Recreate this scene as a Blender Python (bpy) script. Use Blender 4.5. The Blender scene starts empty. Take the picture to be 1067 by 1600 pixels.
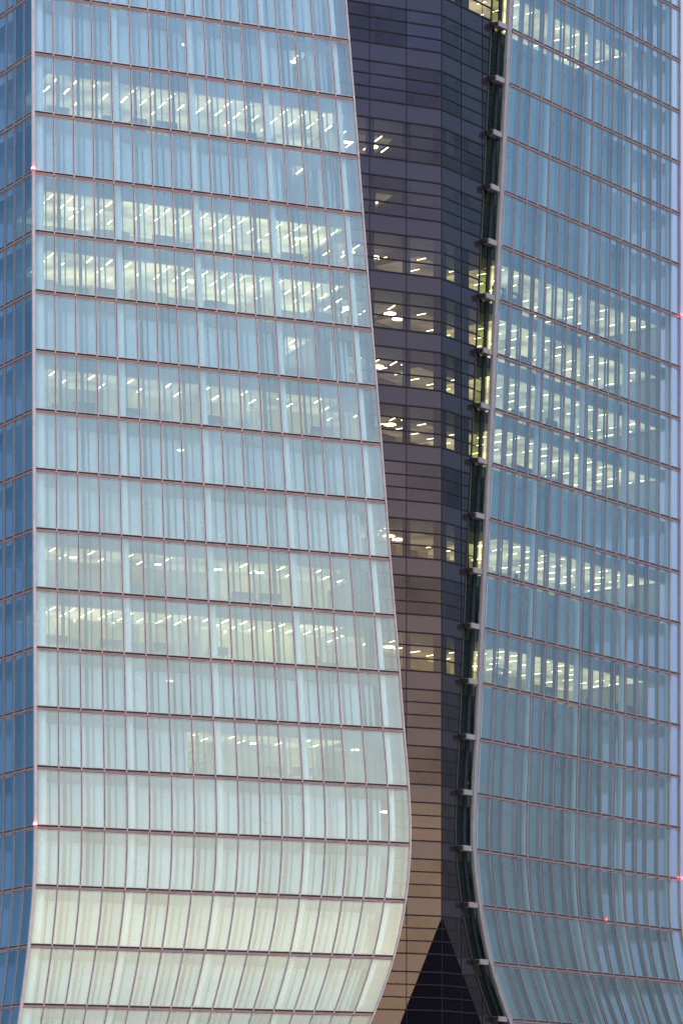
import bpy, math, random
from mathutils import Vector
random.seed(7)
R = math.radians
C = bpy.context.scene.collection
SC = bpy.context.scene

# ------------------------------------------------------------------ camera
F_PX, HOR, CX, PXM = 5110.0, 1888.0, 533.5, 23.87      # focal length and horizon in photo pixels, pixels per metre at the near corner
EYE = 1.7
cam = bpy.data.cameras.new("camera"); co = bpy.data.objects.new("camera", cam); C.objects.link(co)
co.location = (0, 0, EYE); co.rotation_euler = (R(90), 0, 0)
cam.sensor_fit = 'HORIZONTAL'; cam.sensor_width = 36.0; cam.lens = 36.0*F_PX/1067.0
cam.shift_y = (HOR-800.0)/1067.0; cam.clip_start = 0.5; cam.clip_end = 20000
SC.camera = co
SC.view_settings.view_transform = 'Standard'; SC.view_settings.look = 'None'
SC.view_settings.exposure = 0.0; SC.view_settings.gamma = 1.0
try:
    SC.cycles.transparent_max_bounces = 24; SC.cycles.max_bounces = 7
    SC.cycles.sample_clamp_indirect = 3.0; SC.cycles.caustics_reflective = False; SC.cycles.caustics_refractive = False; SC.cycles.blur_glossy = 1.0
except Exception: pass

# ------------------------------------------------------------------ world: dusk sky, sunset glow behind the camera
W = bpy.data.worlds.new("World"); SC.world = W; W.use_nodes = True
nt = W.node_tree; nt.nodes.clear()
def N(tree, typ, **kw):
    n = tree.nodes.new(typ)
    for k, v in kw.items(): setattr(n, k, v)
    return n
def L(tree, a, b): tree.links.new(a, b)
def math_node(tree, op, a, b=None, c=None, clamp=False):
    n = N(tree, 'ShaderNodeMath', operation=op); n.use_clamp = clamp
    for i, v in enumerate((a, b, c)):
        if v is None: continue
        if hasattr(v, 'links'): L(tree, v, n.inputs[i])
        else: n.inputs[i].default_value = v
    return n.outputs[0]
tc = N(nt, 'ShaderNodeTexCoord'); sep = N(nt, 'ShaderNodeSeparateXYZ'); L(nt, tc.outputs['Generated'], sep.inputs[0])
X_, Y_, Z_ = sep.outputs
hl = math_node(nt, 'SQRT', math_node(nt, 'ADD', math_node(nt, 'MULTIPLY', X_, X_), math_node(nt, 'MULTIPLY', Y_, Y_)))
hl = math_node(nt, 'MAXIMUM', hl, 0.001)
xn = math_node(nt, 'DIVIDE', X_, hl); yn = math_node(nt, 'DIVIDE', Y_, hl)
west = math_node(nt, 'ADD', math_node(nt, 'MULTIPLY', xn, 0.6), math_node(nt, 'MULTIPLY', yn, -0.8))
noise = N(nt, 'ShaderNodeTexNoise'); noise.inputs['Scale'].default_value = 5.0; noise.inputs['Detail'].default_value = 6.0
mp = N(nt, 'ShaderNodeMapping'); mp.inputs['Scale'].default_value = (1, 1, 3.0); L(nt, tc.outputs['Generated'], mp.inputs[0]); L(nt, mp.outputs[0], noise.inputs['Vector'])
el = math_node(nt, 'ADD', Z_, math_node(nt, 'MULTIPLY', math_node(nt, 'SUBTRACT', noise.outputs[0], 0.5), 0.05))
# ramps run over elevation: factor = sin(elevation) * 2 + 0.1
fac = math_node(nt, 'MULTIPLY_ADD', el, 2.0, 0.1, clamp=True)
def ramp(stops):
    r = N(nt, 'ShaderNodeValToRGB'); r.color_ramp.interpolation = 'EASE'
    e = r.color_ramp.elements
    while len(e) < len(stops): e.new(0.5)
    for i, (p, c) in enumerate(stops):
        e[i].position = p; e[i].color = (*c, 1)
    L(nt, fac, r.inputs[0]); return r.outputs[0]
WEST = [(0.00, (2.6, 2.0, 1.10)), (0.10, (2.6, 2.0, 1.10)), (0.26, (1.75, 1.40, 0.92)), (0.42, (1.12, 0.98, 0.84)), (0.62, (0.56, 0.64, 0.86)), (0.80, (0.38, 0.52, 1.00)), (1.0, (0.36, 0.58, 1.05))]
SIDE = [(0.00, (0.10, 0.14, 0.15)), (0.12, (0.13, 0.17, 0.19)), (0.30, (0.19, 0.24, 0.32)), (0.55, (0.24, 0.39, 0.60)), (0.78, (0.25, 0.44, 0.74)), (1.0, (0.26, 0.48, 0.95))]
EAST = [(0.00, (0.12, 0.20, 0.36)), (0.10, (0.16, 0.25, 0.50)), (0.22, (0.235, 0.31, 0.62)), (0.40, (0.36, 0.41, 0.76)), (0.60, (0.47, 0.47, 0.84)), (0.78, (0.58, 0.56, 0.84)), (1.0, (0.40, 0.50, 0.85))]
LEFT = [(0.00, (0.03, 0.07, 0.13)), (0.12, (0.03, 0.11, 0.26)), (0.35, (0.04, 0.12, 0.30)), (0.78, (0.07, 0.15, 0.36)), (1.0, (0.20, 0.38, 0.70))]
def mixc(f, a, b):
    m = N(nt, 'ShaderNodeMix', data_type='RGBA'); L(nt, f, m.inputs['Factor']); L(nt, a, m.inputs['A']); L(nt, b, m.inputs['B']); return m.outputs['Result']
def sstep(v, a, b):
    m = N(nt, 'ShaderNodeMapRange', interpolation_type='SMOOTHSTEP'); L(nt, v, m.inputs[0])
    m.inputs[1].default_value = a; m.inputs[2].default_value = b; m.inputs[3].default_value = 0; m.inputs[4].default_value = 1
    return m.outputs[0]
c1 = mixc(sstep(west, -0.55, 0.1), ramp(EAST), ramp(SIDE))
c2 = mixc(sstep(west, 0.50, 0.92), c1, ramp(WEST))
c3 = mixc(sstep(math_node(nt, 'MULTIPLY', xn, -1.0), 0.35, 0.8), c2, ramp(LEFT))
zen_fill = N(nt, 'ShaderNodeRGB'); zen_fill.outputs[0].default_value = (2.9, 3.6, 4.6, 1)  # upper dome set brighter than real dusk, added to light the facades
c4 = mixc(sstep(Z_, 0.38, 0.62), c3, zen_fill.outputs[0])
bg = N(nt, 'ShaderNodeBackground'); L(nt, c4, bg.inputs[0]); bg.inputs[1].default_value = 1.0
sky = N(nt, 'ShaderNodeTexSky'); sky.sky_type = 'NISHITA'; sky.sun_disc = False
sky.sun_elevation = R(2); sky.sun_rotation = R(195)
bg2 = N(nt, 'ShaderNodeBackground'); L(nt, sky.outputs[0], bg2.inputs[0]); bg2.inputs[1].default_value = 0.02
add = N(nt, 'ShaderNodeAddShader'); L(nt, bg.outputs[0], add.inputs[0]); L(nt, bg2.outputs[0], add.inputs[1])
wo = N(nt, 'ShaderNodeOutputWorld'); L(nt, add.outputs[0], wo.inputs[0])
sl = bpy.data.lights.new("dusk_fill", 'SUN'); so = bpy.data.objects.new("dusk_fill", sl); C.objects.link(so)
sl.energy = 0.3; sl.angle = R(12); sl.color = (1.0, 0.78, 0.6)  # added soft warm light; the sun is already down
so.rotation_euler = Vector((0.25, 0.95, -0.16)).to_track_quat('-Z', 'Y').to_euler()

# ------------------------------------------------------------------ materials
def newmat(name):
    m = bpy.data.materials.new(name); m.use_nodes = True; m.node_tree.nodes.clear()
    o = N(m.node_tree, 'ShaderNodeOutputMaterial'); return m, m.node_tree, o
def solid(name, col, rough=0.5, metal=0.0, var=0.12, scale=1.5, bump=0.0, spec=0.5):
    m, t, o = newmat(name); p = N(t, 'ShaderNodeBsdfPrincipled')
    tcn = N(t, 'ShaderNodeTexCoord'); nz = N(t, 'ShaderNodeTexNoise'); nz.inputs['Scale'].default_value = scale; nz.inputs['Detail'].default_value = 5
    L(t, tcn.outputs['Object'], nz.inputs['Vector'])
    mr = N(t, 'ShaderNodeMapRange'); L(t, nz.outputs[0], mr.inputs[0]); mr.inputs[1].default_value = .3; mr.inputs[2].default_value = .7
    mr.inputs[3].default_value = 1-var; mr.inputs[4].default_value = 1+var
    hs = N(t, 'ShaderNodeHueSaturation'); hs.inputs['Color'].default_value = (*col, 1); L(t, mr.outputs[0], hs.inputs['Value'])
    L(t, hs.outputs[0], p.inputs['Base Color']); p.inputs['Roughness'].default_value = rough; p.inputs['Metallic'].default_value = metal
    p.inputs['Specular IOR Level'].default_value = spec
    L(t, p.outputs[0], o.inputs[0]); return m
def emis(name, col, s):
    m, t, o = newmat(name); e = N(t, 'ShaderNodeEmission'); e.inputs[0].default_value = (*col, 1); e.inputs[1].default_value = s
    L(t, e.outputs[0], o.inputs[0]); return m
def glass(name, refl, reflcol, trans, diff=0.0, diffcol=(.8, .85, .85), rough=0.02, bump=0.0, blotch=0.0, transl=0.3, tv=0.10):
    """coated, partly fritted facade glass: transparent + mirror + printed frit"""
    m, t, o = newmat(name)
    g = N(t, 'ShaderNodeBsdfGlossy'); g.inputs['Color'].default_value = (*reflcol, 1); g.inputs['Roughness'].default_value = rough
    tr = N(t, 'ShaderNodeBsdfTransparent'); tr.inputs[0].default_value = (*trans, 1)
    df = N(t, 'ShaderNodeBsdfDiffuse'); df.inputs[0].default_value = (*diffcol, 1)
    tcn = N(t, 'ShaderNodeTexCoord')
    at = N(t, 'ShaderNodeAttribute'); at.attribute_name = 'tone'
    nz = N(t, 'ShaderNodeTexNoise'); nz.inputs['Scale'].default_value = 0.35; nz.inputs['Detail'].default_value = 5; nz.inputs['Roughness'].default_value = .6
    L(t, tcn.outputs['Object'], nz.inputs['Vector'])
    def var(base, amt, amt2):
        a = math_node(t, 'MULTIPLY', math_node(t, 'SUBTRACT', at.outputs['Fac'], 0.5), amt)
        b = math_node(t, 'MULTIPLY', math_node(t, 'SUBTRACT', nz.outputs[0], 0.5), amt2)
        return math_node(t, 'ADD', math_node(t, 'ADD', a, b), base)
    if bump:
        n2 = N(t, 'ShaderNodeTexNoise'); n2.inputs['Scale'].default_value = 0.6; L(t, tcn.outputs['Object'], n2.inputs['Vector'])
        bp = N(t, 'ShaderNodeBump'); bp.inputs['Strength'].default_value = bump; bp.inputs['Distance'].default_value = 0.02; L(t, n2.outputs[0], bp.inputs['Height'])
        L(t, bp.outputs[0], g.inputs['Normal'])
    m1 = N(t, 'ShaderNodeMixShader'); L(t, tr.outputs[0], m1.inputs[1]); L(t, g.outputs[0], m1.inputs[2])
    L(t, var(refl, 0.06, 0.10), m1.inputs[0])
    last = m1
    if diff:
        tl = N(t, 'ShaderNodeBsdfTranslucent'); tl.inputs[0].default_value = (*diffcol, 1)
        md = N(t, 'ShaderNodeMixShader'); md.inputs[0].default_value = transl; L(t, df.outputs[0], md.inputs[1]); L(t, tl.outputs[0], md.inputs[2]); df = md
        m2 = N(t, 'ShaderNodeMixShader'); L(t, m1.outputs[0], m2.inputs[1]); L(t, df.outputs[0], m2.inputs[2])
        L(t, var(diff, tv, blotch), m2.inputs[0]); last = m2
    L(t, last.outputs[0], o.inputs[0]); return m
M = {}
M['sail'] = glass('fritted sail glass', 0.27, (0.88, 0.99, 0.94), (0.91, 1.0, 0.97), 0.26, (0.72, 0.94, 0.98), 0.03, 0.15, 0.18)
M['sail_right'] = glass('fritted sail glass darkened for facing away', 0.38, (0.90, 0.98, 1.0), (0.76, 0.86, 0.90), 0.09, (0.46, 0.62, 0.68), 0.03, 0.15, 0.12)  # same glass as sail; dimmer light on this face put into colour
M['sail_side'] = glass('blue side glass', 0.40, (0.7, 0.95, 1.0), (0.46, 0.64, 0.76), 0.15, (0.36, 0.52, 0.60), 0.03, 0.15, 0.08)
M['core'] = glass('dark tinted core glass', 0.13, (0.86, 0.70, 0.74), (0.44, 0.41, 0.32), 0.0, rough=0.04, bump=0.25)
M['dark_glass'] = glass('black glass', 0.035, (1, .95, .95), (0.06, 0.06, 0.07), 0.0, rough=0.05, bump=0.2)
M['return_reflection'] = glass('dark green return and reflection glass', 0.07, (.8, 1, .95), (0.36, 0.42, 0.26), 0.22, (.05, .09, .09), rough=0.05)  # green darkness stands for the sail mirrored in the core glass
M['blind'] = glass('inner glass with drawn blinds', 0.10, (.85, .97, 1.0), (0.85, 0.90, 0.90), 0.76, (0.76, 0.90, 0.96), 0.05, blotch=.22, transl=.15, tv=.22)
M['blind_right'] = glass('inner glass with darkened blinds', 0.10, (.85, .97, 1.0), (0.80, 0.86, 0.88), 0.55, (0.36, 0.56, 0.52), 0.05, blotch=.22, transl=.15, tv=.22)  # same blinds, darker in colour so the turned-away sail reads dimmer
def spandrel():
    m, t, o = newmat('opaque spandrel glass'); g = N(t, 'ShaderNodeBsdfGlossy'); g.inputs[0].default_value = (.86, .70, .74, 1); g.inputs[1].default_value = .05
    d = N(t, 'ShaderNodeBsdfDiffuse'); d.inputs[0].default_value = (.02, .017, .02, 1)
    tcn = N(t, 'ShaderNodeTexCoord'); n2 = N(t, 'ShaderNodeTexNoise'); n2.inputs['Scale'].default_value = 0.6; L(t, tcn.outputs['Object'], n2.inputs['Vector'])
    bp = N(t, 'ShaderNodeBump'); bp.inputs['Strength'].default_value = .25; bp.inputs['Distance'].default_value = 0.02; L(t, n2.outputs[0], bp.inputs['Height']); L(t, bp.outputs[0], g.inputs['Normal'])
    x = N(t, 'ShaderNodeMixShader'); x.inputs[0].default_value = .128; L(t, d.outputs[0], x.inputs[1]); L(t, g.outputs[0], x.inputs[2]); L(t, x.outputs[0], o.inputs[0]); return m
M['spandrel'] = spandrel()
M['inner_glass'] = glass('inner office glass', 0.08, (.85, .97, 1.0), (0.92, 0.94, 0.88), 0.10, (0.35, 0.48, 0.52), 0.05)
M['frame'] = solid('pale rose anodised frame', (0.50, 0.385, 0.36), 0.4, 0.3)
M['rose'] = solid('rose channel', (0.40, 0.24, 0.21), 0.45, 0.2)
M['brown'] = solid('shaded brown joint', (0.045, 0.022, 0.02), 0.6)  # shade under each joint put into the brown
M['frame_dim'] = solid('shaded rose frame', (0.33, 0.25, 0.24), 0.4, 0.2)  # same rose frame, dimmer light of turned-away faces put into colour
M['rose_dim'] = solid('shaded rose channel', (0.26, 0.16, 0.14), 0.45, 0.2)  # same channel, darkened in colour for the dimmer faces
M['mullion'] = solid('brown mullion backing', (0.12, 0.06, 0.06), 0.5)
M['fin'] = solid('grey rose fin', (0.29, 0.23, 0.215), 0.45, 0.2)
M['core_bar'] = solid('dark core transom', (0.012, 0.007, 0.009), 0.6, spec=.2)
M['slab_edge'] = solid('grey bulkhead', (0.20, 0.25, 0.27), 0.7)
M['ceiling'] = solid('white ceiling tiles', (0.68, 0.68, 0.60), 0.8, var=.05)
M['post'] = solid('inner window post', (0.02, 0.05, 0.065), 0.5)
M['post_pale'] = solid('pale inner post', (0.42, 0.50, 0.50), 0.5)
M['pier'] = solid('dark inner pier', (0.03, 0.03, 0.04), 0.7)
M['column'] = solid('pale concrete column', (0.72, 0.76, 0.74), 0.7, var=.05)
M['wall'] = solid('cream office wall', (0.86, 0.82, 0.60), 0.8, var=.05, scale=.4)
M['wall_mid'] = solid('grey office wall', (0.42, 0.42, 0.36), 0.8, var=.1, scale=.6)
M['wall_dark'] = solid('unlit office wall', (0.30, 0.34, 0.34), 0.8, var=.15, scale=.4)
M['furn'] = solid('dark office furniture', (0.05, 0.06, 0.07), 0.6)
M['furn_light'] = solid('grey office furniture', (0.30, 0.33, 0.33), 0.6)
M['lamp'] = emis('ceiling lamp glow', (1.0, 0.86, 0.52), 17.0)
def fill_glow(name, col, st):
    """glow sheet added under the ceiling to brighten the room, uneven by noise"""
    m, t, o = newmat(name); e = N(t, 'ShaderNodeEmission'); e.inputs[0].default_value = (*col, 1)
    tcn = N(t, 'ShaderNodeTexCoord'); nz = N(t, 'ShaderNodeTexNoise'); nz.inputs['Scale'].default_value = .35; nz.inputs['Detail'].default_value = 3
    L(t, tcn.outputs['Object'], nz.inputs['Vector'])
    mr = N(t, 'ShaderNodeMapRange'); L(t, nz.outputs[0], mr.inputs[0]); mr.inputs[1].default_value = .35; mr.inputs[2].default_value = .65
    mr.inputs[3].default_value = st*.4; mr.inputs[4].default_value = st*1.35
    L(t, mr.outputs[0], e.inputs[1]); L(t, e.outputs[0], o.inputs[0]); return m
M['fill_hi'] = fill_glow('bright ceiling fill glow', (1.0, 0.90, 0.52), 1.1)
M['fill_mid'] = fill_glow('medium ceiling fill glow', (1.0, 0.92, 0.58), .8)
M['fill_low'] = fill_glow('dim ceiling fill glow', (1.0, 0.92, 0.60), .55)
M['fill_core'] = fill_glow('warm fill glow behind the core', (1.0, 0.90, 0.62), .38)
M['disc'] = emis('round lamp glow', (1.0, 0.86, 0.58), 14.0)
M['housing'] = solid('white lamp housing', (0.7, 0.7, 0.68), 0.5)
M['red'] = emis('red beacon glow', (1.0, 0.06, 0.10), 40.0)
M['amber'] = emis('amber beacon glow', (1.0, 0.12, 0.02), 5.0)
M['ground'] = solid('paved ground', (0.16, 0.14, 0.13), 0.8, scale=.2)

# ------------------------------------------------------------------ mesh helpers
class MB:
    def __init__(s): s.v = []; s.f = []; s.mi = []; s.tone = []
    def face(s, pts, mi=0, tone=.5):
        b = len(s.v); s.v += [tuple(p) for p in pts]; s.f.append(tuple(range(b, b+len(pts)))); s.mi.append(mi); s.tone.append(tone)
    def bar(s, pts, a, b, mi=0):
        """rectangular bar swept along pts; a and b are half-extent vectors"""
        a = Vector(a); b = Vector(b); n0 = len(s.v)
        for p in pts:
            p = Vector(p); s.v += [tuple(p-a-b), tuple(p+a-b), tuple(p+a+b), tuple(p-a+b)]
        fs = []
        for i in range(len(pts)-1):
            q = n0+4*i
            for k in range(4): fs.append((q+k, q+(k+1) % 4, q+4+(k+1) % 4, q+4+k))
        fs.append((n0+3, n0+2, n0+1, n0)); e = n0+4*(len(pts)-1); fs.append((e, e+1, e+2, e+3))
        for f in fs: s.f.append(f); s.mi.append(mi); s.tone.append(.5)
    def tube(s, pts, r, seg=14, mi=0):
        n0 = len(s.v)
        for p in pts:
            for k in range(seg):
                t = 2*math.pi*k/seg; s.v.append((p[0]+r*math.cos(t), p[1]+r*math.sin(t), p[2]))
        for i in range(len(pts)-1):
            for k in range(seg):
                q = n0+i*seg; s.f.append((q+k, q+(k+1) % seg, q+seg+(k+1) % seg, q+seg+k)); s.mi.append(mi); s.tone.append(.5)
        for i, rev in ((0, True), (len(pts)-1, False)):
            f = [n0+i*seg+k for k in range(seg)]
            s.f.append(tuple(reversed(f)) if rev else tuple(f)); s.mi.append(mi); s.tone.append(.5)
    def prism(s, poly, z0, z1, side=0, top=0, bottom=0):
        n = len(poly)
        s.face([(p[0], p[1], z1) for p in poly], top); s.face([(p[0], p[1], z0) for p in reversed(poly)], bottom)
        for i in range(n):
            a, b = poly[i], poly[(i+1) % n]; s.face([(a[0], a[1], z0), (b[0], b[1], z0), (b[0], b[1], z1), (a[0], a[1], z1)], side)
    def build(s, name, mats, parent=None, smooth=False, origin=None):
        me = bpy.data.meshes.new(name)
        o0 = Vector(origin) if origin is not None else Vector((0, 0, 0))
        me.from_pydata([tuple(Vector(v)-o0) for v in s.v], [], s.f)
        for m in (mats if isinstance(mats, (list, tuple)) else [mats]): me.materials.append(m)
        me.polygons.foreach_set('material_index', s.mi)
        at = me.attributes.new('tone', 'FLOAT', 'FACE'); at.data.foreach_set('value', s.tone)
        if smooth: me.polygons.foreach_set('use_smooth', [True]*len(s.f))
        me.update()
        o = bpy.data.objects.new(name, me); C.objects.link(o)
        o.location = o0
        if parent: o.parent = parent
        return o
def tag(o, label=None, cat=None, group=None, kind=None):
    if label: o['label'] = label
    if cat: o['category'] = cat
    if group: o['group'] = group
    if kind: o['kind'] = kind
    return o
def empty(name, loc=(0, 0, 0), rz=0):
    o = bpy.data.objects.new(name, None); C.objects.link(o); o.location = loc; o.rotation_euler = (0, 0, rz); return o
def link_copy(o, parent=None):
    c = o.copy(); C.objects.link(c)
    if parent: c.parent = parent
    return c
def copy_tree(o, parent=None):
    c = link_copy(o, parent)
    for ch in list(o.children):
        copy_tree(ch, c)
    return c

# ------------------------------------------------------------------ plan geometry of the tower (metres)
S = 3.9
def lev(m): return EYE + (m+0.42)*S                      # height of level line m
def mm(z): return (z-EYE)/S - 0.42                       # inverse
def interp(tab, m):
    ks = sorted(tab)
    if m <= ks[0]: i = 0
    elif m >= ks[-1]: i = len(ks)-2
    else:
        i = 0
        while ks[i+1] < m: i += 1
    k0, k1 = ks[i], ks[i+1]; t = (m-k0)/(k1-k0)
    p1, p2 = tab[k0], tab[k1]
    if m < ks[0] or m > ks[-1]: return p1+(p2-p1)*t
    p0 = tab[ks[i-1]] if i > 0 else 2*p1-p2
    p3 = tab[ks[i+2]] if i+2 < len(ks) else 2*p2-p1
    if k1-k0 > 1: return p1+(p2-p1)*t
    return 0.5*((2*p1)+(-p0+p2)*t+(2*p0-5*p1+4*p2-p3)*t*t+(-p0+3*p1-3*p2+p3)*t**3)
COR = {1: 6, 2: 21.5, 3: 34.8, 4: 46.2, 5: 54, 6: 56, 7: 55.9, 8: 55.7, 9: 55.3, 10: 54.7, 11: 54.4, 12: 54.1, 13: 53.8, 14: 53.5, 15: 53.2, 16: 53, 17: 52.8, 18: 52.6, 19: 52.4, 20: 52.2, 21: 52, 22: 51.8}
LED = {1: 492, 2: 543, 3: 584, 4: 614.7, 5: 633, 6: 640.3, 7: 637.6, 8: 630.2, 9: 623.4, 10: 616, 11: 608.7, 12: 601.8, 13: 594.8, 14: 587.6, 15: 580.2, 16: 573, 17: 566, 18: 559, 19: 552, 20: 544.5, 21: 537, 22: 529}
RED = {1: 875, 2: 835, 3: 799, 4: 770, 5: 753, 6: 744, 7: 745, 8: 749.2, 9: 752.8, 10: 756.3, 11: 760, 12: 764, 13: 768, 14: 772, 15: 775.7, 16: 779.5, 17: 783.3, 18: 787.3, 19: 791, 20: 795, 21: 799, 22: 803, 23: 807, 24: 811, 25: 815}
REN = {1: 1175, 2: 1138, 3: 1104, 4: 1079, 5: 1064.5, 6: 1062, 7: 1062, 8: 1062, 12: 1062, 16: 1062, 20: 1062, 25: 1062}
Z0 = F_PX/PXM
def nrm(x, y):
    l = math.hypot(x, y); return Vector((x/l, y/l))
tL = nrm(1, .4232); nL = Vector((tL.y, -tL.x))
tR = nrm(1, 1.268); nR = Vector((tR.y, -tR.x))
tS = nrm(-62.8, 100.3); nS = Vector((-tS.y, tS.x))
def on_line(px, P, t):
    """plan point where the sight line through photo column px meets the plan line P + t*s"""
    k = (px-CX)/F_PX                                     # X = k*Y
    s = (k*P.y-P.x)/(t.x-k*t.y); return P+t*s
PR = Vector((614.5/PXM, 1.1627*Z0))
def corner(m): return Vector(((interp(COR, m)-CX)/F_PX*Z0, Z0))
def L_end(m): return on_line(interp(LED, m), corner(m), tL)
def R_start(m): return on_line(interp(RED, m), PR, tR)
def R_end(m): return on_line(interp(REN, m), PR, tR)
def S_end(m):
    w = (L_end(m)-corner(m)).length/17.0
    return corner(m)+tS*(w*8)
class Facade:
    def __init__(s, A, B, n, bays, m0, m1, mat): s.A = A; s.B = B; s.n = n; s.bays = bays; s.m0 = m0; s.m1 = m1; s.mat = mat
    def P(s, m, b, d=0.0, dz=0.0, ds=0.0):
        """point at (level m, bay b), d metres behind the glass, ds metres sideways"""
        mz = m+dz/S; a = s.A(mz); e = s.B(mz); t = (e-a).normalized()
        p = a+(e-a)*(b/s.bays)+t*ds-s.n*d
        return Vector((p.x, p.y, lev(mz)))
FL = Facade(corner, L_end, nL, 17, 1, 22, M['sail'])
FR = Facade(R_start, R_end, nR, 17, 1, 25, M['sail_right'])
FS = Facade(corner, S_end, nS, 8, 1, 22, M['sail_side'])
RIDGE = Vector(((690-CX)/F_PX*Z0*1.0562, Z0*1.0562))
def cpx_left(px): return on_line(px, RIDGE, tL)
def cpx_right(px): return on_line(px, RIDGE, tR)
def E1(m): return cpx_right(interp(RED, m)-32)
def E2(m): return cpx_right(interp(RED, m)-19)
def fin_pt(m, off=6.5): return on_line(interp(RED, m)-off, PR, tR)

tower = empty('office_tower', (RIDGE.x, RIDGE.y, 0))
tag(tower, 'glass office tower with two curved pale blue sails around a dark faceted core', 'office tower')
TB = tower
def part(mb, name, mats, parent=None, **kw):
    """link a part; world coordinates in mb are kept by undoing the parent's offset"""
    par = parent or tower
    o = mb.build(name, mats, None, **kw)
    o.parent = par
    base = tower.location if par is tower else Vector((0, 0, 0))
    o.location = Vector(o.location)-base
    return o

# ------------------------------------------------------------------ sails: panels, frames, mullions, transoms
def steps(m):
    return 5 if m <= 7 else 1
G, FW0 = 0.026, 0.042          # half joint, frame width
LOW, HIGH = 0.06, 0.24        # pane starts above its level line / stops below the next one
def pane(mbg, mbf, F, m, b):
    n = steps(m); tone = random.random(); FW = FW0 if F is FL else FW0*.72
    zs = [LOW+(S-HIGH-LOW)*i/n for i in range(n+1)]
    lo = [F.P(m, b, 0, z, G) for z in zs]; hi = [F.P(m, b+1, 0, z, -G) for z in zs]
    for i in range(n): mbg.face([lo[i], hi[i], hi[i+1], lo[i+1]], 0, tone)
    t3 = (hi[0]-lo[0]).normalized(); n3 = Vector((F.n.x, F.n.y, 0)); h = FW/2
    zz = Vector((0, 0, 1))
    fi = 0 if F is FL else 1
    mbf.bar([p+t3*h+n3*.012 for p in lo], t3*h, n3*.025, fi); mbf.bar([p-t3*h+n3*.012 for p in hi], t3*h, n3*.025, fi)
    mbf.bar([lo[0]+t3*FW+zz*h+n3*.010, hi[0]-t3*FW+zz*h+n3*.010], zz*h, n3*.025, fi)
    mbf.bar([lo[-1]+t3*FW-zz*h+n3*.010, hi[-1]-t3*FW-zz*h+n3*.010], zz*h, n3*.025, fi)
rest_g = {k: MB() for k in ('L', 'R', 'S')}; rest_f = MB()
for key, F in (('L', FL), ('R', FR), ('S', FS)):
    for m in range(F.m0, F.m1):
        for b in range(F.bays):
            if key == 'L' and 3 <= m <= 8:
                g = MB(); f = MB(); pane(g, f, F, m, b)
                po = part(g, 'window_panel', F.mat)
                fo = f.build('frame', M['frame']); fo.parent = po; fo.location = Vector(fo.location)-tower.location-po.location
                if m == 3: po['label'] = 'pane of the lowest complete row, leaning inward'
            else: pane(rest_g[key], rest_f, F, m, b)
allg = MB()
for i, k in enumerate(('L', 'R', 'S')):
    q = rest_g[k]; b0 = len(allg.v); allg.v += q.v; allg.f += [tuple(x+b0 for x in f) for f in q.f]; allg.mi += [i]*len(q.f); allg.tone += q.tone
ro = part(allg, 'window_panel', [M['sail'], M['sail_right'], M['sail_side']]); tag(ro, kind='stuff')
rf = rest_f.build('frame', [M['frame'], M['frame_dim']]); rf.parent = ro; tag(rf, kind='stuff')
for o in [rf]: o.location = Vector(o.location)-tower.location-ro.location
# fix nested offsets: children of a part sit in the part's own space
for o in list(bpy.data.objects):
    if o.name.startswith('frame') and o.parent and o.parent.name.startswith('window_panel'):
        o.location = (0, 0, 0)

def mlist(m0, m1):
    out = []
    for m in range(m0, m1):
        n = steps(m); out += [m+i/n for i in range(n)]
    return out+[m1]
for F in (FL, FR, FS):
    t3 = None; JD = .10 if F is FL else .045; FRM = M['frame'] if F is FL else M['frame_dim']
    for b in range(F.bays+1):
        if F is FS and b == 0: continue
        mb = MB(); e = F.P(10, 1)-F.P(10, 0); t3 = e.normalized(); n3 = Vector((F.n.x, F.n.y, 0))
        mb.bar([F.P(m, b, .05) for m in mlist(F.m0, F.m1)], t3*.045, n3*.045)
        part(mb, 'mullion', [M['mullion'], M['rose']])
    for m in range(F.m0, F.m1+1):
        mb = MB(); n3 = Vector((F.n.x, F.n.y, 0)); zz = Vector((0, 0, 1))
        mb.bar([F.P(m, 0, JD, 0, .06), F.P(m, F.bays, JD, 0, -.06)], zz*(.082 if F is FL else .095), n3*.06)
        mb.bar([F.P(m, 0, .0, -.145, .06), F.P(m, F.bays, .0, -.145, -.06)], zz*(.058 if F is FL else .040), n3*.05, 1)
        mb.bar([F.P(m, 0, -.03, -.088, .06), F.P(m, F.bays, -.03, -.088, -.06)], zz*.012, n3*(.06 if F is FL else .015), 2)
        for b in range(F.bays+1):                         # clips that tie the panes across the joint
            mb.bar([F.P(m, b, .0, -.09), F.P(m, b, .0, .10)], t3*.035, n3*.075, 2)
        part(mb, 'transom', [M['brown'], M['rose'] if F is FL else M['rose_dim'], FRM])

# corner trims
mb = MB()
n3 = Vector((nL.x, nL.y, 0)); t3 = Vector((tL.x, tL.y, 0))
mb.bar([FL.P(m, 0, -.06, 0, -.05) for m in mlist(1, 22)], t3*.09, n3*.09); part(mb, 'corner_trim', M['frame'])
mb = MB(); mb.bar([FL.P(m, 17, .06, 0, .03) for m in mlist(1, 22)], t3*.045, n3*.16); part(mb, 'corner_trim', M['frame'])
n3 = Vector((nR.x, nR.y, 0)); t3 = Vector((tR.x, tR.y, 0))
mb = MB(); mb.bar([FR.P(m, 17, .1, 0, .06) for m in mlist(1, 25)], t3*.06, n3*.16); part(mb, 'corner_trim', M['frame'])

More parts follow.
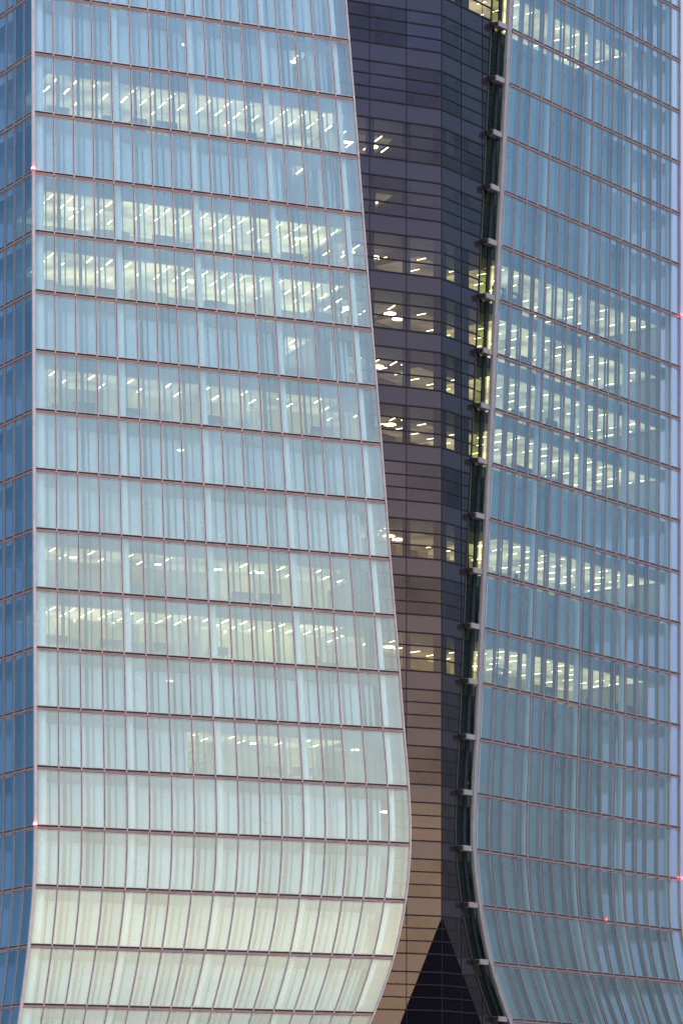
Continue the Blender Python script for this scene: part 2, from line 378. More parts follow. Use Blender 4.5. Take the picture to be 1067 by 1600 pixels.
# fin along the near edge of the right sail, brackets, return wall
mb = MB()
pts = []
for m in mlist(1, 25):
    a = fin_pt(m, 6.2); b = fin_pt(m, 1.0); pts.append((a, b, lev(m)))
for i in range(len(pts)-1):
    (a, b, z), (a2, b2, z2) = pts[i], pts[i+1]
    f = nR*.08; k = nR*-.12
    q = lambda p, o, zz: (p.x+o.x, p.y+o.y, zz)
    mb.face([q(a, f, z), q(b, f, z), q(b2, f, z2), q(a2, f, z2)])
    mb.face([q(a, k, z), q(a, f, z), q(a2, f, z2), q(a2, k, z2)])
    mb.face([q(b, f, z), q(b, k, z), q(b2, k, z2), q(b2, f, z2)])
    mb.face([q(b, k, z), q(a, k, z), q(a2, k, z2), q(b2, k, z2)])
part(mb, 'edge_fin', M['fin'])
for m in range(1, 25):
    zc = lev(m)-.03
    a = fin_pt(m, 19.5); b = fin_pt(m, 6.9); h = .18
    mb = MB()
    f = nR*.02; k = nR*-.5
    poly = [a+f, b+f, b+k, a+k]
    mb.prism([(p.x, p.y) for p in poly], zc-h, zc+h)
    br = part(mb, 'bracket', M['fin'])
    e1 = cpx_right(interp(RED, m)-33); e2 = cpx_right(interp(RED, m)-20.5)
    mb = MB(); a2 = a+k*.2
    poly = [e1+nR*.12, a2, a+k, e2-nR*.3, e1-nR*.3]
    mb.prism([(p.x, p.y) for p in poly], zc-h+.03, zc+h-.03)
    so_ = mb.build('soffit', M['core_bar']); so_.parent = br
for o in list(bpy.data.objects):
    if o.name.startswith('soffit'): o.location = (0, 0, 0)

# ------------------------------------------------------------------ core
COLS_L = [(None, 577.5), (577.5, 635), (635, 690)]
CL0 = lambda m: L_end(m)
def core_left_edge(m):
    """left limit of the core face, tucked behind the sail edge"""
    return on_line(interp(LED, m)-34, RIDGE, tL)
def core_cols(m):
    """plan points of the column joints of one storey, left to right, at height m"""
    cl = [core_left_edge(m)]
    for px in (520, 577.5, 635): 
        p = cpx_left(px)
        cl.append(p if (p-cl[0]).dot(tL) > 0 else cl[0])
    cl.append(RIDGE)
    e = E1(m); 
    for px in (720.7, 753.5):
        p = cpx_right(px); cl.append(p if (e-p).dot(tR) > 0 else e)
    cl.append(e); return cl
ST = 0.07*S                                   # spandrel top above the level line
SPH = 0.322*S; PH = (S-SPH)/3
def quads(mb, za, zb, nsub, i, off=0.0, mi=0):
    tone = random.random(); ok = False
    for k in range(nsub):
        z0 = za+(zb-za)*k/nsub; z1 = za+(zb-za)*(k+1)/nsub
        c0, c1 = core_cols(mm(z0)), core_cols(mm(z1))
        a, b, c, d = c0[i], c0[i+1], c1[i+1], c1[i]
        if (b-a).length < .02 and (c-d).length < .02: continue
        n = nL if i < 4 else nR
        o = n*off; ok = True
        mb.face([(a.x+o.x, a.y+o.y, z0), (b.x+o.x, b.y+o.y, z0), (c.x+o.x, c.y+o.y, z1), (d.x+o.x, d.y+o.y, z1)], mi, tone)
    return ok
for m in range(1, 24):
    zt = lev(m)+ST; zb = zt-SPH; ztop = lev(m+1)+ST-SPH
    ns = 4 if m < 8 else 1
    for i in range(7):
        mb = MB()
        if quads(mb, zb, zt, ns, i): part(mb, 'spandrel_panel', M['spandrel'])
        if m < 23:
            mb = MB()
            if quads(mb, zt, ztop, ns*2 if ns > 1 else 1, i): part(mb, 'core_window', M['core'])
    for z in (zb, zt, zt+PH, zt+2*PH):
        c = core_cols(mm(z)); e2 = E2(mm(z))
        a = c[0]; mb = MB()
        if z != zb or m < 24:
            d = Vector((0, 0, .045))
            outl = [a+nL*.05, RIDGE+(nL+nR).normalized()*.055, c[-1]+nR*.05]
            inn = [c[-1]-nR*.06, RIDGE-(nL+nR).normalized()*.06, a-nL*.06]
            hh = .048 if z in (zb, zt) else .042
            mb.prism([(p.x, p.y) for p in outl+inn], z-hh, z+hh)
            # thin continuation over the reflection-coloured strip
            q0, q1 = c[-1]-nR*.10+tR*.1, e2-nR*.10
            mb.prism([(p.x, p.y) for p in (q0, q1, q1-nR*.05, q0-nR*.05)], z-.03, z+.03)
            part(mb, 'core_transom', M['core_bar'])
for px in (520, 577.5, 635):
    p = cpx_left(px); t3 = Vector((tL.x, tL.y, 0)); n3 = Vector((nL.x, nL.y, 0)); mb = MB()
    ms = [m for m in mlist(1, 24) if (p-core_left_edge(m)).dot(tL) > .05]
    if len(ms) > 1:
        mb.bar([(p.x+nL.x*.01, p.y+nL.y*.01, lev(m)) for m in ms], t3*.016, n3*.03); part(mb, 'core_mullion', M['core_bar'])
mb = MB(); t3 = Vector((tL.x, tL.y, 0)); n3 = Vector((nL.x, nL.y, 0))
nn = (nL+nR).normalized(); mb.bar([(RIDGE.x+nn.x*.01, RIDGE.y+nn.y*.01, lev(m)) for m in (0, 24)], t3*.025, n3*.035); part(mb, 'core_mullion', M['core_bar'])
for px in (720.7, 753.5):
    p = cpx_right(px); t3 = Vector((tR.x, tR.y, 0)); n3 = Vector((nR.x, nR.y, 0))
    ms = [m for m in mlist(1, 24) if (E1(m)-p).dot(tR) > .05]
    # the joint can be hidden in the middle of the curve: keep contiguous runs
    run = []
    runs = []
    for m in mlist(1, 24):
        if m in ms: run.append(m)
        elif run: runs.append(run); run = []
    if run: runs.append(run)
    mb = MB(); any_ = False
    for r_ in runs:
        if len(r_) > 1: mb.bar([(p.x+nR.x*.01, p.y+nR.y*.01, lev(m)) for m in r_], t3*.016, n3*.02); any_ = True
    if any_: part(mb, 'core_mullion', M['core_bar'])
mb = MB(); t3 = Vector((tR.x, tR.y, 0)); n3 = Vector((nR.x, nR.y, 0))
mb.bar([(E1(m).x, E1(m).y, lev(m)) for m in mlist(1, 24)], t3*.05, n3*.06); part(mb, 'edge_trim', solid('brown edge trim', (.05, .03, .03), .5))
for a_, b_, key in ((577.5, 588, 'L'), (635.5, 644.5, 'L'), (690.5, 704, 'R'), (723, 739, 'R')):
    f_ = cpx_left if key == 'L' else cpx_right; n_ = nL if key == 'L' else nR
    p, q = f_(a_)-n_*.35, f_(b_)-n_*.35
    mb = MB(); mb.prism([(v.x, v.y) for v in (p, q, q-n_*.4, p-n_*.4)], lev(1), lev(24)); part(mb, 'inner_pier', M['pier'])
# dark strip coloured as the sail's reflection, plus return glazing, one piece per storey
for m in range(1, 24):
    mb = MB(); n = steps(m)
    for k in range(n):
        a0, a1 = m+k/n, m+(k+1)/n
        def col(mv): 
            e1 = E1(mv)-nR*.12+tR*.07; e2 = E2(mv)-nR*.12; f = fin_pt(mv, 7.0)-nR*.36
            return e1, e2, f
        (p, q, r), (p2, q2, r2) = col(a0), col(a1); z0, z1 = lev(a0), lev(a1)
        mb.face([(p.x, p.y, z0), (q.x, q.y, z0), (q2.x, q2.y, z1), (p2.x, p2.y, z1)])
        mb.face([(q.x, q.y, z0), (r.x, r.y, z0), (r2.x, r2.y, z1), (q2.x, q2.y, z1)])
    ro_ = part(mb, 'return_reflection_strip', M['return_reflection'])
mb = MB(); mb.bar([(E2(m).x-nR.x*.1, E2(m).y-nR.y*.1, lev(m)) for m in mlist(1, 24)], t3*.03, n3*.05); part(mb, 'edge_trim', M['core_bar'])
mb = MB()
for m0_, m1_ in ((1, 24),):
    mb.bar([((fin_pt(m, 7.2)-nR*.6).x, (fin_pt(m, 7.2)-nR*.6).y, lev(m)) for m in mlist(m0_, m1_)], t3*.04, n3*.10)
part(mb, 'edge_trim', M['pier'])
# black sheet painted as a dark reflection at the foot of the core
def wedge_px(y):                                   # half-widths of the wedge at photo row y
    return 690-(y-1434)*.386, 690+(y-1434)*.380
def z_at(y, P): return EYE+(HOR-y)/F_PX*P.y
mb = MB(); ys = (1434.5, 1480, 1520, 1560, 1600, 1660)
for y0, y1 in zip(ys, ys[1:]):
    l0, r0 = wedge_px(y0); l1, r1 = wedge_px(y1)
    a, b, c, d = cpx_left(l0), cpx_left(l1), cpx_right(r0), cpx_right(r1)
    o1, o2 = nL*.015, nR*.015; zr0, zr1 = z_at(y0, RIDGE), z_at(y1, RIDGE)
    mb.face([(b.x+o1.x, b.y+o1.y, zr1), (RIDGE.x+o1.x, RIDGE.y+o1.y, zr1), (RIDGE.x+o1.x, RIDGE.y+o1.y, zr0), (a.x+o1.x, a.y+o1.y, zr0)])
    mb.face([(RIDGE.x+o2.x, RIDGE.y+o2.y, zr1), (d.x+o2.x, d.y+o2.y, zr1), (c.x+o2.x, c.y+o2.y, zr0), (RIDGE.x+o2.x, RIDGE.y+o2.y, zr0)])
def black():
    m = solid('black reflection wedge', (.003, .002, .004), .5, 0, spec=.04); return m
part(mb, 'reflection_wedge', black())

# ------------------------------------------------------------------ interior
OL = corner(19); OR = on_line(795, PR, tR)
DB = 8.5
def isect(P, t, Q, u):
    den = t.x*(-u.y)+u.x*t.y
    s = ((Q.x-P.x)*(-u.y)+u.x*(Q.y-P.y))/den; return P+t*s
BK = isect(OL-nL*DB, tL, OR-nR*DB, tR)
SBK = isect(OL-nL*DB, tL, OL-nS*6.0, tS)
def v2(p): return Vector((p.x, p.y))
for m in range(1, 25):
    i0 = .9
    mc = m-.1; mcl = min(mc, 22)
    cornL = isect(corner(mcl)-nL*i0, tL, corner(mcl)-nS*i0, tS)
    le = L_end(mcl)-tL*1.5-nL*i0
    cs = core_left_edge(mc)-nL*.15+tL*.1
    poly = []
    if m <= 22: poly += [v2(cornL), v2(le)]
    poly += [v2(cs), v2(RIDGE-nn*.2), v2(E2(mc)-nR*.35), v2(FR.P(mc, 0, i0, 0, .3)), v2(FR.P(mc, 16.85, i0)), v2(FR.P(mc, 16.85, DB+.3)), v2(BK-nn*.3)]
    if m <= 22: poly += [v2(SBK), v2(corner(mcl)+tS*9-nS*6.0), v2(corner(mcl)+tS*9-nS*i0)]
    else: poly += [v2(BK-tL*8), v2(cs-nL*DB*.5)]
    mb = MB(); mb.prism(poly, lev(m)-.85, lev(m)-.07, 0, 1, 2)
    part(mb, 'floor_slab', [M['slab_edge'], M['furn_light'], M['ceiling']])
ROOMS = [('L', 19, 465, 500, .3), ('L', 18, 80, 690, .7), ('L', 17, 470, 502, .4), ('L', 17, 640, 690, .0), ('L', 16, 72, 690, 1), ('L', 15, 72, 690, 1), ('L', 14, 458, 505, .8), ('L', 14, 592, 690, .8),
         ('L', 13, 75, 690, .5), ('L', 11, 605, 690, 1), ('L', 10, 75, 600, .5), ('L', 9, 75, 690, .7), ('L', 7, 300, 625, .45),
         ('R', 21, 712, 1000, .9), ('R', 16, 712, 1050, 1), ('R', 15, 712, 1050, 1), ('R', 14, 712, 1050, 1), ('R', 13, 712, 1050, 1), ('R', 11, 712, 1050, .9), ('R', 9, 712, 1030, 1)]
# inner glazing per storey, posts and columns following the sails
for F in (FL, FR, FS):
    b0, b1 = (0.65, 15.9) if F is FL else ((0.25, 16.85) if F is FR else (0.5, 8))
    n3 = Vector((F.n.x, F.n.y, 0)); t3 = (F.P(10, 1)-F.P(10, 0)).normalized()
    for m in range(F.m0, F.m1):
        mb = MB(); e = b0; k_ = 'L' if F is FL else ('R' if F is FR else 'S')
        while e < b1-.01:
            e2 = min(math.floor(e+1e-6)+1, b1); q_ = F.P(m, (e+e2)/2); px_ = CX+q_.x/q_.y*F_PX
            if k_ == 'R': px_ = 795+(Vector((q_.x, q_.y))-on_line(795, PR, tR)).dot(tR)/.0839
            clear = any(r_[0] == k_ and r_[1] == m and r_[2]-8 < px_ < r_[3]+8 for r_ in ROOMS)
            mb.face([F.P(m, e, .86, -.06), F.P(m, e2, .86, -.06), F.P(m, e2, .86, S-.86), F.P(m, e, .86, S-.86)], 0 if clear else 1, .5 if clear else random.random()); e = e2
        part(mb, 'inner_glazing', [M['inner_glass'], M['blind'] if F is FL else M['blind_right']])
        mb = MB(); mb.bar([F.P(m, b0, .80, S-.86), F.P(m, b1, .80, S-.86)], n3*.03, Vector((0, 0, .05))); part(mb, 'inner_rail', M['slab_edge'])
    ml = mlist(F.m0, F.m1)
    for b in range(F.bays):
        if F is FS:
            mb = MB(); mb.bar([F.P(m, b+.80, .5) for m in ml], t3*.13, n3*.05); part(mb, 'inner_post', M['post_pale']); continue
        off = .42 if F is FL else .55
        if b+off > b1: continue
        mb = MB(); off += random.uniform(-.05, .05); mb.bar([F.P(m, b+off, .78) for m in ml], t3*random.uniform(.07, .12), n3*.05)
        o2_ = off+random.uniform(.22, .36); mb.bar([F.P(m, b+o2_, .78) for m in ml], t3*.03, n3*.05); part(mb, 'inner_post', M['post'])
    if F is not FS:
        for b in ((.42, 4.30, 8.3, 12.3, 16.25) if F is FL else (.42, 4.35, 8.35, 12.35, 16.4)):
            mb = MB(); mb.tube([F.P(m, b, .62 if b < 16 else .5) for m in ml], .28 if F is FL else .27); part(mb, 'column', M['column'], smooth=True)

# rooms
def xL(x): return (x-52)*.0448
def xR(x): return (x-795)*.0839
def frame_pt(key, s, d):
    O, t, n = (OL, tL, nL) if key == 'L' else (OR, tR, nR)
    return O+t*s-n*d
lit = {}
for k, m, a, b, s in ROOMS: lit.setdefault((k, m), []).append((a, b, s))
sRidgeL = (BK-(OL-nL*DB)).dot(tL); sRidgeR = (BK-(OR-nR*DB)).dot(tR)
def wallq(mb, p, q, z0, z1, mi=0): mb.face([(p.x, p.y, z0), (q.x, q.y, z0), (q.x, q.y, z1), (p.x, p.y, z1)], mi)
for key in ('L', 'R'):
    sv = xL if key == 'L' else xR
    smin, smax = (1.2, sRidgeL) if key == 'L' else (sRidgeR, 23.5)
    for m in range(1, 24 if key == 'R' else 22):
        z0, z1 = lev(m)-.07, lev(m+1)-.85
        rs = sorted(lit.get((key, m), []))
        mb = MB(); cur = smin
        segs = []
        for a, b, s in rs:
            sa, sb = max(sv(a), smin), min(sv(b), smax)
            if b >= 690 and key == 'L': sb = smax
            if a <= 712 and key == 'R': sa = smin
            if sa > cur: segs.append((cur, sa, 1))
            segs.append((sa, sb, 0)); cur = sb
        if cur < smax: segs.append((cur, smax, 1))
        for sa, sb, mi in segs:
            if mi == 0:
                st_ = max([q[2] for q in rs if sv(q[0])-1.5 <= sa+.6 and sb-.6 <= sv(q[1])+9] or [.5])
                if st_ > 0:
                    lc = MB(); e0_ = sa+.15; e1_ = sb-.15; z = z1-.015
                    cut = xL(556) if key == 'L' else .5
                    def strip(u0, u1, d0):
                        if u1-u0 > .3:
                            a_, b_, c_, d_ = frame_pt(key, u0, d0), frame_pt(key, u1, d0), frame_pt(key, u1, DB-.1), frame_pt(key, u0, DB-.1)
                            lc.face([(v.x, v.y, z) for v in (a_, d_, c_, b_)], 1 if d0 > 4 else 0)
                    if key == 'L': strip(e0_, min(e1_, cut), 1.2); strip(max(e0_, cut), e1_, 4.5)
                    else: strip(max(e0_, cut), e1_, 1.2); strip(e0_, min(e1_, cut), 4.5)
                    if lc.f: part(lc, 'ceiling_fill_glow', [M['fill_hi'] if st_ > .75 else (M['fill_mid'] if st_ > .52 else M['fill_low']), M['fill_core']])  # glow sheet added to fill the room with light
            # back wall with shallow alternating bays so that it is not one flat sheet
            step = 2.7; s = sa; kk = 0
            depth = 5.6 if (mi == 0 and m <= 13 and key == 'L') else DB
            while s < sb-.01:
                e = min(s+step, sb); dd = depth-(.0 if (kk+m) % 3 else .9)
                if key == 'L' and (s > sRidgeL-2 or s > xL(560)): dd = DB
                if key == 'R' and s < sRidgeR+3: dd = DB
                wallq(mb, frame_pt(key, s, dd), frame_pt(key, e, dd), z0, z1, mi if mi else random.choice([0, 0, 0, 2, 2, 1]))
                if e < sb-.01: wallq(mb, frame_pt(key, e, DB), frame_pt(key, e, depth-.9), z0, z1, mi)
                s = e; kk += 1
            f0 = 1.1 if (key == 'L' and sa < xL(540)) or (key == 'R' and sa > 0) else 4.4
            if sa > smin+.1: wallq(mb, frame_pt(key, sa, f0), frame_pt(key, sa, DB), z0, z1, mi)
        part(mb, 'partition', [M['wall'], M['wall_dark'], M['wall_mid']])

# ------------------------------------------------------------------ ceiling lamps
def lamp_strip():
    o = empty('ceiling_lamp')
    mb = MB(); mb.prism([(-.07, -.68), (.07, -.68), (.07, .68), (-.07, .68)], .012, .06); mb.build('lamp_housing', M['housing'], o)
    mb = MB(); mb.prism([(-.045, -.6), (.045, -.6), (.045, .6), (-.045, .6)], 0, .011); mb.build('diffuser', M['lamp'], o)
    return o
def lamp_disc():
    o = empty('pendant_lamp')
    mb = MB(); mb.tube([(0, 0, .03), (0, 0, .10)], .46, 20); mb.tube([(0, 0, .10), (0, 0, .35)], .02, 6); mb.build('lamp_housing', M['housing'], o)
    mb = MB(); mb.tube([(0, 0, 0), (0, 0, .028)], .43, 20); mb.build('diffuser', M['disc'], o)
    return o
ORD = ['first', 'second', 'third', 'fourth', 'fifth', 'sixth', 'seventh', 'eighth', 'ninth', 'tenth', 'eleventh', 'twelfth', 'thirteenth', 'fourteenth', 'fifteenth', 'sixteenth', 'seventeenth', 'eighteenth', 'nineteenth', 'twentieth', 'twenty-first', 'twenty-second', 'twenty-third', 'twenty-fourth']
spots = []
for k, m, a, b, st in ROOMS:
    sv = xL if k == 'L' else xR
    sa, sb = sv(a)+.5, (sv(b)-.3)
    s = sa+.4; step = 1.36 if k == 'L' else 1.9
    i = 0
    while s < sb:
        corezone = (k == 'L' and s > xL(556)) or (k == 'R' and s < .5)
        rows = (2.0, 3.9, 5.8) if k == 'L' else (1.9, 3.5, 5.1, 6.7)
        if corezone: rows = (4.6, 6.6)
        for ri, d in enumerate(rows):
            h = random.random()
            if k == 'L':
                if st < .6 and (ri != (i % 2)) and not corezone: continue
                if st < .3: continue
                if (ri == 2 and i % 2) or h < .15: continue
                if corezone and h < .45: continue
            elif h < .30: continue
            spots.append((k, m, s, d, ri, i))
        s += step; i += 1
spots.sort(key=lambda q: (q[4], q[0] == 'R'))
proto = lamp_strip(); seen = {}; used = False
nlab = {}
rest = MB()
lampsets = sorted(spots[:292], key=lambda q: (q[0], -q[1], q[4], q[2]))
RZL = math.atan2(nL.y, nL.x)-math.pi/2; RZR = math.atan2(nR.y, nR.x)-math.pi/2
for q in lampsets:
    k, m, s, d, ri, i = q
    o = proto if not used else copy_tree(proto); used = True
    p = frame_pt(k, s, d); o.location = (p.x, p.y, lev(m+1)-.85-.07); o.rotation_euler = (0, 0, RZL if k == 'L' else RZR); o.scale = (1, 1 if k == 'L' else .62, 1)
    key = (k, m, ri); nlab[key] = nlab.get(key, 0)+1
    side = 'left' if k == 'L' else 'right'
    storey = ORD[21-m] if k == 'L' else ORD[23-m]
    row = ('front', 'second', 'third', 'fourth', 'rear')[ri]
    tag(o, '%s strip lamp from left, %s ceiling row, %s storey down behind %s sail' % (ORD[nlab[key]-1], row, storey, side), 'ceiling lamp', 'strip lamps on the office ceilings')
for q in spots[292:]:
    k, m, s, d, ri, i = q; n = nL if k == 'L' else nR; t = tL if k == 'L' else tR
    p = frame_pt(k, s, d); z = lev(m+1)-.85-.07
    poly = [p+t*-.045+n*.4, p+t*.045+n*.4, p+t*.045-n*.4, p+t*-.045-n*.4]
    rest.prism([(a.x, a.y) for a in reversed(poly)], z, z+.02)
if rest.f:
    ro2 = rest.build('ceiling_lamp', M['lamp']); tag(ro2, 'remaining small strip lamps deep inside the lit office floors', 'ceiling lamp', 'strip lamps on the office ceilings', 'stuff')
# round pendant lamps: photo column, storey, distance behind the sail plane
DISC = [('L', 18, 600, 5.2), ('L', 18, 645, 5.6), ('L', 17, 645, 5.6), ('L', 16, 600, 5.0), ('L', 16, 645, 5.4), ('L', 15, 600, 5.0), ('L', 15, 672, 5.2), ('L', 11, 672, 5.4), ('L', 9, 672, 5.4), ('L', 14, 648, 4.9), ('L', 13, 672, 5.2),
        ('R', 15, 735, 6.0), ('R', 11, 735, 6.0), ('L', 16, 133, 3.0), ('L', 14, 484, 2.4), ('L', 10, 132, 2.6), ('L', 10, 265, 2.6), ('L', 10, 362, 2.6), ('L', 10, 430, 2.6), ('L', 7, 420, 2.6), ('L', 7, 588, 2.6), ('L', 19, 482, 2.2), ('L', 19, 305, 2.0), ('L', 16, 500, 3.4), ('L', 15, 322, 3.0), ('L', 12, 300, 2.4), ('L', 8, 285, 2.6), ('L', 6, 662, 4.8)]
dp = lamp_disc(); used = False
for k, m, x, d in DISC:
    o = dp if not used else copy_tree(dp); used = True
    p = frame_pt(k, xL(x) if k == 'L' else xR(x), d); o.location = (p.x, p.y, lev(m+1)-.85-.36); o.scale = (.6, .6, 1) if (k == 'L' and x < 590) else (1, 1, 1)
    if k == 'R': lab = 'round lamp behind the right face of the dark core, %s storey down' % ORD[21-m]
    elif x > 590: lab = 'round lamp behind dark core glass, %s storey down, %s' % (ORD[21-m], 'next to the sail' if x == 600 else 'beside the ridge')
    else: lab = 'round lamp behind left sail, %s storey down, %s bay from corner' % (ORD[21-m], ORD[min(16, max(0, int((x-52)/30)))])
    tag(o, lab, 'pendant lamp', 'round pendant lamps in the offices')

# ------------------------------------------------------------------ furniture seen through the lit windows
def make_desk():
    o = empty('office_desk')
    mb = MB(); mb.prism([(-.8, -.4), (.8, -.4), (.8, .4), (-.8, .4)], .71, .745); mb.build('tabletop', M['furn_light'], o)
    mb = MB(); mb.prism([(-.78, .36), (.78, .36), (.78, .38), (-.78, .38)], .75, 1.2); mb.build('privacy_screen', M['furn'], o)
    for x in (-.74, .74):
        for y in (-.34, .34):
            mb = MB(); mb.prism([(x-.025, y-.025), (x+.025, y-.025), (x+.025, y+.025), (x-.025, y+.025)], 0, .708); mb.build('leg', M['furn'], o)
    return o
def make_chair():
    o = empty('office_chair')
    mb = MB(); mb.prism([(-.22, -.23), (.22, -.23), (.25, 0), (.22, .23), (-.22, .23), (-.25, 0)], .44, .52); mb.build('seat', M['furn'], o)
    mb = MB(); mb.bar([(0, .25, .60), (0, .27, .85), (0, .30, 1.12)], (.21, 0, 0), (0, .03, 0)); mb.build('backrest', M['furn'], o)
    mb = MB(); mb.tube([(0, 0, .08), (0, 0, .44)], .03, 8)
    for k in range(5):
        a = k*2*math.pi/5; mb.bar([(0, 0, .09), (.3*math.cos(a), .3*math.sin(a), .05)], (.02*math.sin(a), -.02*math.cos(a), 0), (0, 0, .02))
    mb.bar([(0, .1, .47), (0, .27, .47), (0, .28, .7)], (.03, 0, 0), (0, .012, .012)); mb.build('base', M['furn'], o)
    return o
def make_cabinet():
    o = empty('filing_cabinet')
    mb = MB(); mb.prism([(-.5, -.22), (.5, -.22), (.5, .22), (-.5, .22)], 0, 1.15); mb.build('carcass', M['furn_light'], o)
    for x in (-.25, .25):
        mb = MB(); mb.prism([(x-.235, -.245), (x+.235, -.245), (x+.235, -.223), (x-.235, -.223)], .05, 1.1); mb.build('door', M['furn'], o)
    return o
def make_shelf():
    o = empty('book_shelf'); mb = MB()
    for x in (-.6, .6): mb.prism([(x-.02, -.2), (x+.02, -.2), (x+.02, .2), (x-.02, .2)], 0, 1.9)
    mb.build('side_panel', M['furn_light'], o)
    for z in (.05, .5, .95, 1.4, 1.85):
        mb = MB(); mb.prism([(-.578, -.2), (.578, -.2), (.578, .2), (-.578, .2)], z, z+.03); mb.build('shelf', M['furn_light'], o)
    mb = MB(); mb.prism([(-.56, .0), (.5, .0), (.5, .18), (-.56, .18)], .54, .82); mb.prism([(-.5, .0), (.3, .0), (.3, .18), (-.5, .18)], .99, 1.25); mb.build('books', M['furn'], o)
    return o
protos = {'desk': make_desk(), 'chair': make_chair(), 'cabinet': make_cabinet(), 'shelf': make_shelf()}
usedp = {k: False for k in protos}
FURN = []
for k, m, a, b, st in ROOMS:
    if m > 18 or st < .3: continue
    sv = xL if k == 'L' else xR
    s = sv(a)+1.0; i = 0
    while s < sv(b)-.8:
        cz = (k == 'L' and s > xL(556)) or (k == 'R' and s < .5)
        kind = random.choice(['desk', 'chair', 'desk', 'cabinet', 'shelf'] if not cz else ['desk', 'chair', 'cabinet', 'desk'])
        if random.random() < (.55 if k == 'L' else .4) or cz:
            FURN.append((k, m, s, (4.7 if cz else 1.7)+random.random()*.5, kind))
        s += 1.9
COL = {'desk': 'grey desk with dark screen', 'chair': 'dark swivel chair', 'cabinet': 'low grey cabinet', 'shelf': 'open shelf with dark files'}
cnt = {}
for k, m, s, d, kind in FURN:
    o = protos[kind] if not usedp[kind] else copy_tree(protos[kind]); usedp[kind] = True
    p = frame_pt(k, s, d); o.location = (p.x, p.y, lev(m)-.068)
    o.rotation_euler = (0, 0, (RZL if k == 'L' else RZR)+(random.choice([0, math.pi])+random.uniform(-.5, .5) if kind == 'chair' else 0))
    key = (k, m, kind); cnt[key] = cnt.get(key, 0)+1
    tag(o, '%s, %s one from left, %s storey down behind %s glass' % (COL[kind], ORD[cnt[key]-1], ORD[(21 if k == 'L' else 23)-m], 'left' if k == 'L' else 'right'), {'desk': 'desk', 'chair': 'chair', 'cabinet': 'cabinet', 'shelf': 'shelf'}[kind], 'office furniture behind the lit windows')

# ------------------------------------------------------------------ aviation lights and dome cameras
def beacon(p, n, mat, label, r=.12):
    o = empty('aviation_light', p)
    n3 = Vector((n.x, n.y, 0))
    mb = MB(); mb.bar([(0, 0, 0), tuple(n3*.22)], (0, 0, .03), Vector((-n.y, n.x, 0))*.03); mb.tube([tuple(n3*.22+Vector((0, 0, -.05))), tuple(n3*.22+Vector((0, 0, .0)))], r*.9, 12); mb.build('mount', M['fin'], o)
    mb = MB(); c = n3*.22
    rings = [(r, 0.0), (r, .07), (r*.85, .13), (r*.5, .17), (.008, .185)]
    n0 = 0; seg = 14
    for rr, z in rings:
        for k in range(seg):
            t = 2*math.pi*k/seg; mb.v.append((c.x+rr*math.cos(t), c.y+rr*math.sin(t), z))
    for i in range(len(rings)-1):
        for k in range(seg): mb.f.append((i*seg+k, i*seg+(k+1) % seg, (i+1)*seg+(k+1) % seg, (i+1)*seg+k)); mb.mi.append(0); mb.tone.append(.5)
    mb.build('lens', mat, o, smooth=True)
    tag(o, label, 'aviation light', 'aviation lights on the tower corners')
nc = (nL+nS).normalized()
p = FL.P(17, 0, -.15); beacon(p, nc, M['red'], 'red warning light high on the left corner edge of the tower')
p = FL.P(6, 0, -.15); beacon(p, nc, M['red'], 'red warning light low on the left corner edge of the tower')
p = FR.P(17, 17, -.05, 0, .2); beacon(p, nR, M['red'], 'red warning light high on the far right edge against the sky')
p = FR.P(6, 17, -.05, 0, .2); beacon(p, nR, M['red'], 'red warning light low on the far right edge against the sky')
p = FR.P(5, 10, -.05); beacon(p, nR, M['amber'], 'faint orange warning light on a joint in the middle of the right sail', .045)
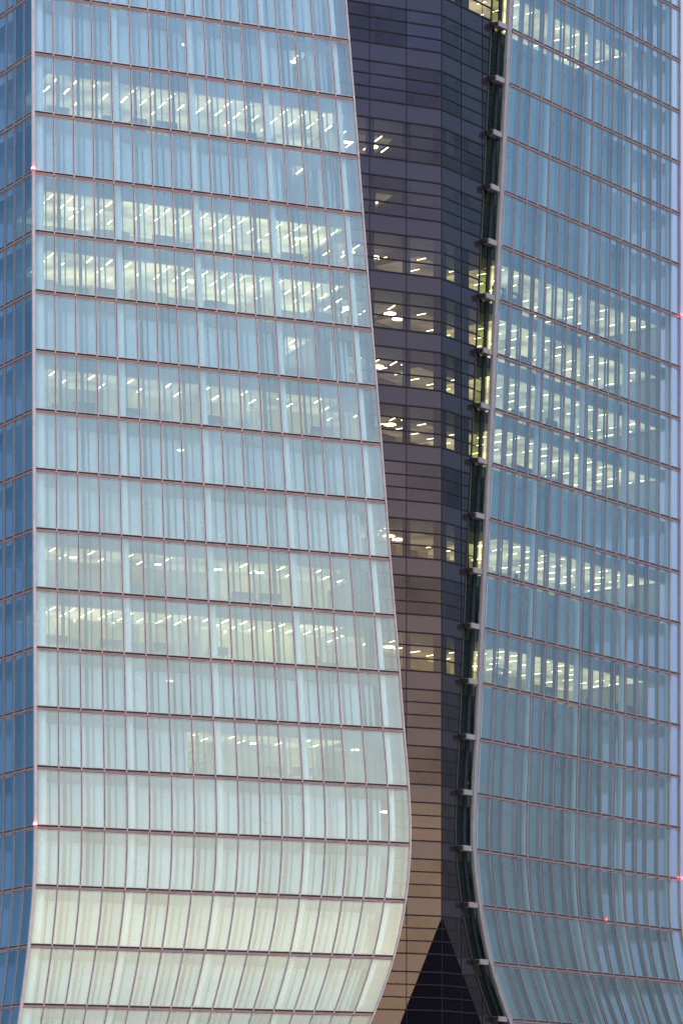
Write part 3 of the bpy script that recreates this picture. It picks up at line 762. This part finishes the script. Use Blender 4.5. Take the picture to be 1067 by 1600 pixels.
for (b, m, lab) in ((5.4, 11, 'small round dome fitting under a joint, high on the left sail'), (9.45, 7, 'small round dome fitting under a joint near the middle of the left sail'), (1.85, 7, 'small round dome fitting under a joint near the left corner'), (9.75, 6, 'small round dome fitting on the curved part below the middle of the left sail'), (1.8, 4, 'lowest small round dome fitting, near the left corner above the bottom row')):
    p = FL.P(m, b, .35, -.25); o = empty('dome_fitting', p)
    mb = MB(); mb.tube([(0, 0, -.02), (0, 0, .05)], .26, 18); mb.build('mounting_plate', M['column'], o)
    mb = MB(); mb.tube([(0, 0, -.10), (0, 0, -.021)], .20, 18); mb.tube([(0, 0, -.17), (0, 0, -.101)], .13, 18); mb.build('dome', M['furn_light'], o)
    tag(o, lab, 'dome fitting', 'dome fittings behind the left sail')

# ------------------------------------------------------------------ lower core, ground, sea
mb = MB(); a = core_left_edge(1)-tL*6; e = E1(1)+tR*10
mb.prism([(p.x, p.y) for p in (a-nL*.4, RIDGE-nn*.5, e-nR*.4, e-nR*8, BK, a-nL*8)], .004, lev(1)-1.2)
part(mb, 'plinth', M['wall_dark'])
mb = MB(); mb.face([(-6000, 150, 0), (6000, 150, 0), (6000, 6000, 0), (-6000, 6000, 0)])
tag(mb.build('ground', M['ground']), 'paved quay around the tower', 'ground', kind='structure')
def sea_mat():
    m, t, o = newmat('calm sea water'); p = N(t, 'ShaderNodeBsdfPrincipled'); p.inputs['Base Color'].default_value = (.03, .05, .06, 1); p.inputs['Roughness'].default_value = .06; p.inputs['IOR'].default_value = 1.5
    tcn = N(t, 'ShaderNodeTexCoord'); n2 = N(t, 'ShaderNodeTexNoise'); n2.inputs['Scale'].default_value = .3; n2.inputs['Detail'].default_value = 4; L(t, tcn.outputs['Object'], n2.inputs['Vector'])
    bp = N(t, 'ShaderNodeBump'); bp.inputs['Strength'].default_value = .08; bp.inputs['Distance'].default_value = .1; L(t, n2.outputs[0], bp.inputs['Height']); L(t, bp.outputs[0], p.inputs['Normal'])
    L(t, p.outputs[0], o.inputs[0]); return m
mb = MB(); mb.face([(-6000, -6000, -.6), (6000, -6000, -.6), (6000, 149.9, -.6), (-6000, 149.9, -.6)])
tag(mb.build('sea', sea_mat()), 'calm sea in front of the quay', 'sea', kind='structure')
